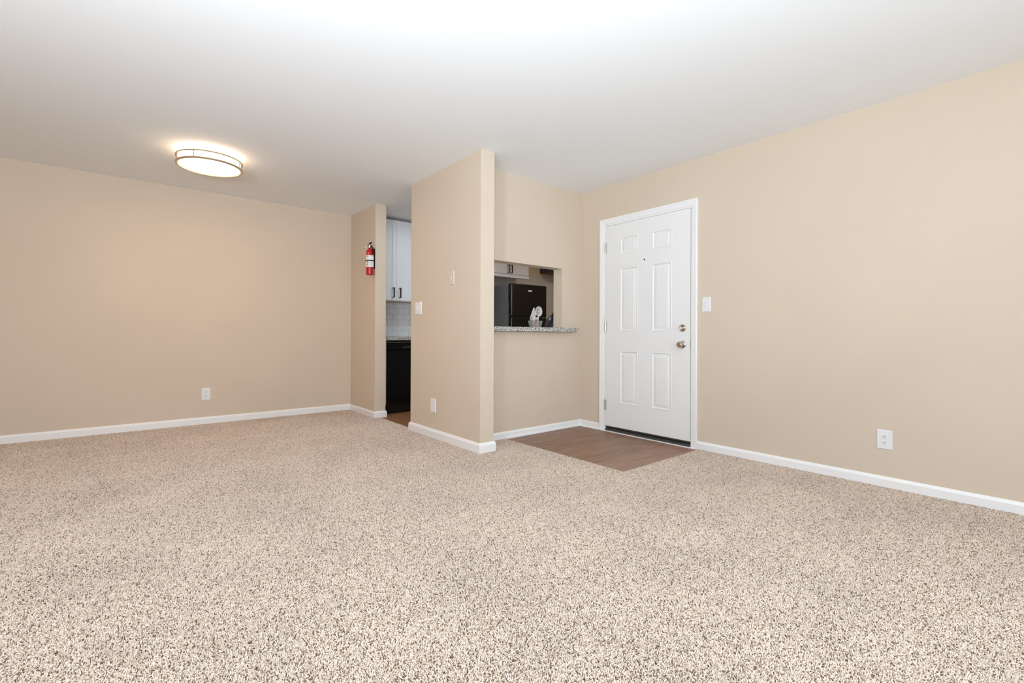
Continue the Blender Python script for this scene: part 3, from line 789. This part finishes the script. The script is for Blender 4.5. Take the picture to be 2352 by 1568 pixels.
# counter under the pass-through on the kitchen side
CTP = tag(link('countertop', slab_bm(PX1+.002, 4.9, YWB+.001, 4.10, .873, .911, .004), M_gran), 'speckled granite worktop on the kitchen side of the pass-through', 'countertop')
t = base_cabinet(PX1+.003, 4.9, 'white base cabinet on the kitchen side of the pass-through', YWB+.001, 4.075, -1)

# breakfast ledge in the opening
tag(link('breakfast_ledge', slab_bm(PX1+.001, 3.580, 3.262, 3.535, .9765, 1.0195, .005), M_gran), 'speckled granite breakfast ledge set in the pass-through opening', 'countertop')

# ------------------------------------------------------------------ utensils in a clear crock
UX, UY, UZ = 3.426, 3.75, .9112
cr = thing('utensil_crock', 'clear ribbed plastic crock of cooking utensils behind the granite ledge', 'crock', (UX, UY, UZ))
bm = bmesh.new(); lathe(bm, [(0, 0), (.052, 0), (.055, .004), (.066, .12), (.080, .185), (.0785, .187), (.0645, .12), (.0535, .008), (0, .006)], n=36)
link('vessel', bm, M_clear, cr, True)
def utensil(name, label, kind, x, y, lean, tw_, top, hm, mm):
    """a cooking tool standing in the crock; lean = (dx, dy) of its head"""
    t = thing(name, label, 'utensil', (UX+x, UY+y, UZ+.012), group='utensils in the crock')
    dx, dy = lean; L0 = top-.085
    bm = bmesh.new(); tube(bm, [(0, 0, 0), (dx*.25, dy*.25, L0*.3), (dx*.5, dy*.5, L0*.6), (dx*.8, dy*.8, L0)], [.0055, .0065, .0055, .0045], 10)
    link('handle', bm, hm, t, True)
    bm = bmesh.new(); c = Vector((dx, dy, top-.045))
    n = 36
    if kind == 'spoon':          # round slotted bowl facing the room
        rr = .050
        rings = []
        for k, (q, d) in enumerate(((1.0, .0), (.93, .004), (.7, .010), (.35, .014))):
            rings.append([bm.verts.new((c.x+rr*q*math.cos(2*PI*i/n), c.y+d, c.z+rr*1.08*q*math.sin(2*PI*i/n))) for i in range(n)])
        for a, b in zip(rings, rings[1:]):
            for i in range(n): bm.faces.new([a[i], a[(i+1) % n], b[(i+1) % n], b[i]])
        bm.faces.new(rings[-1])
        o = link('head', bm, mm, t, True); s_ = o.modifiers.new('thick', 'SOLIDIFY'); s_.thickness = .003; s_.offset = 1
        for k in range(4):
            b2 = bx(c.x-.026+.004*abs(k-1.5), c.x+.010, c.y-.001, c.y+.0125, c.z-.030+k*.018, c.z-.025+k*.018, .001, 1)
            link('slot', b2, M_slotg, o)
    elif kind == 'turner':
        v = [(-.028, -.048), (.004, -.056), (.022, .030), (.018, .050), (.006, .054), (-.030, -.026)]
        f0 = [bm.verts.new((c.x+a, c.y-.0015, c.z+b)) for a, b in v]; f1 = [bm.verts.new((c.x+a, c.y+.0015, c.z+b)) for a, b in v]
        bm.faces.new(f0); bm.faces.new(f1[::-1])
        for i in range(6): bm.faces.new([f0[i], f0[(i+1) % 6], f1[(i+1) % 6], f1[i]])
        o = link('head', bm, mm, t)
    else:                        # ladle bowl
        prof = [(.030, .012), (.031, .010), (.027, -.010), (.015, -.022), (0, -.025)]
        lathe(bm, prof, origin=(c.x, c.y, c.z), n=20); o = link('head', bm, mm, t, True)
        s_ = o.modifiers.new('thick', 'SOLIDIFY'); s_.thickness = .0025
    return t
M_slotg = mat('slot_shadow_grey', (.25, .25, .25), .6)
utensil('slotted_spoon', 'white slotted spoon with a round head, rightmost in the crock', 'spoon', .010, -.012, (.012, -.02), 0, .322, M_wht, M_wht)
utensil('turner', 'tall white turner with a narrow blade leaning at the left of the crock', 'turner', -.010, -.004, (-.022, .005), 0, .310, M_wht, M_wht)
utensil('slotted_turner', 'white turner behind the round spoon with a copper brown handle', 'turner', -.002, .028, (-.004, .022), 0, .276, M_wood, M_wht)
utensil('ladle', 'small white ladle low in the crock with a copper brown handle', 'ladle', .024, .022, (.022, .014), 0, .250, M_wood, M_wht)
utensil('mixing_spoon', 'short white spatula tilted furthest left in the crock', 'turner', -.026, -.024, (-.018, -.010), 0, .272, M_wood, M_wht)

# dark kettle, mostly hidden by the jamb
kt = thing('kettle', 'black round-shouldered kettle half hidden by the right side of the pass-through', 'kettle', (3.725, 3.78, .9112))
bm = bmesh.new(); lathe(bm, [(0, 0), (.095, 0), (.105, .01), (.106, .06), (.100, .12), (.086, .18), (.062, .225), (.040, .242), (.036, .246), (0, .247)], n=40)
link('body', bm, M_vent, kt, True)
bm = bmesh.new(); lathe(bm, [(0, .246), (.034, .247), (.03, .256), (.010, .262), (.009, .272), (.013, .280), (0, .284)], n=24); link('lid', bm, M_app, kt, True)
bm = bmesh.new(); tube(bm, [(.05, 0, .23), (.10, 0, .26), (.145, 0, .235), (.15, 0, .15), (.105, 0, .08)], .009, 10); link('handle', bm, M_blk, kt, True)
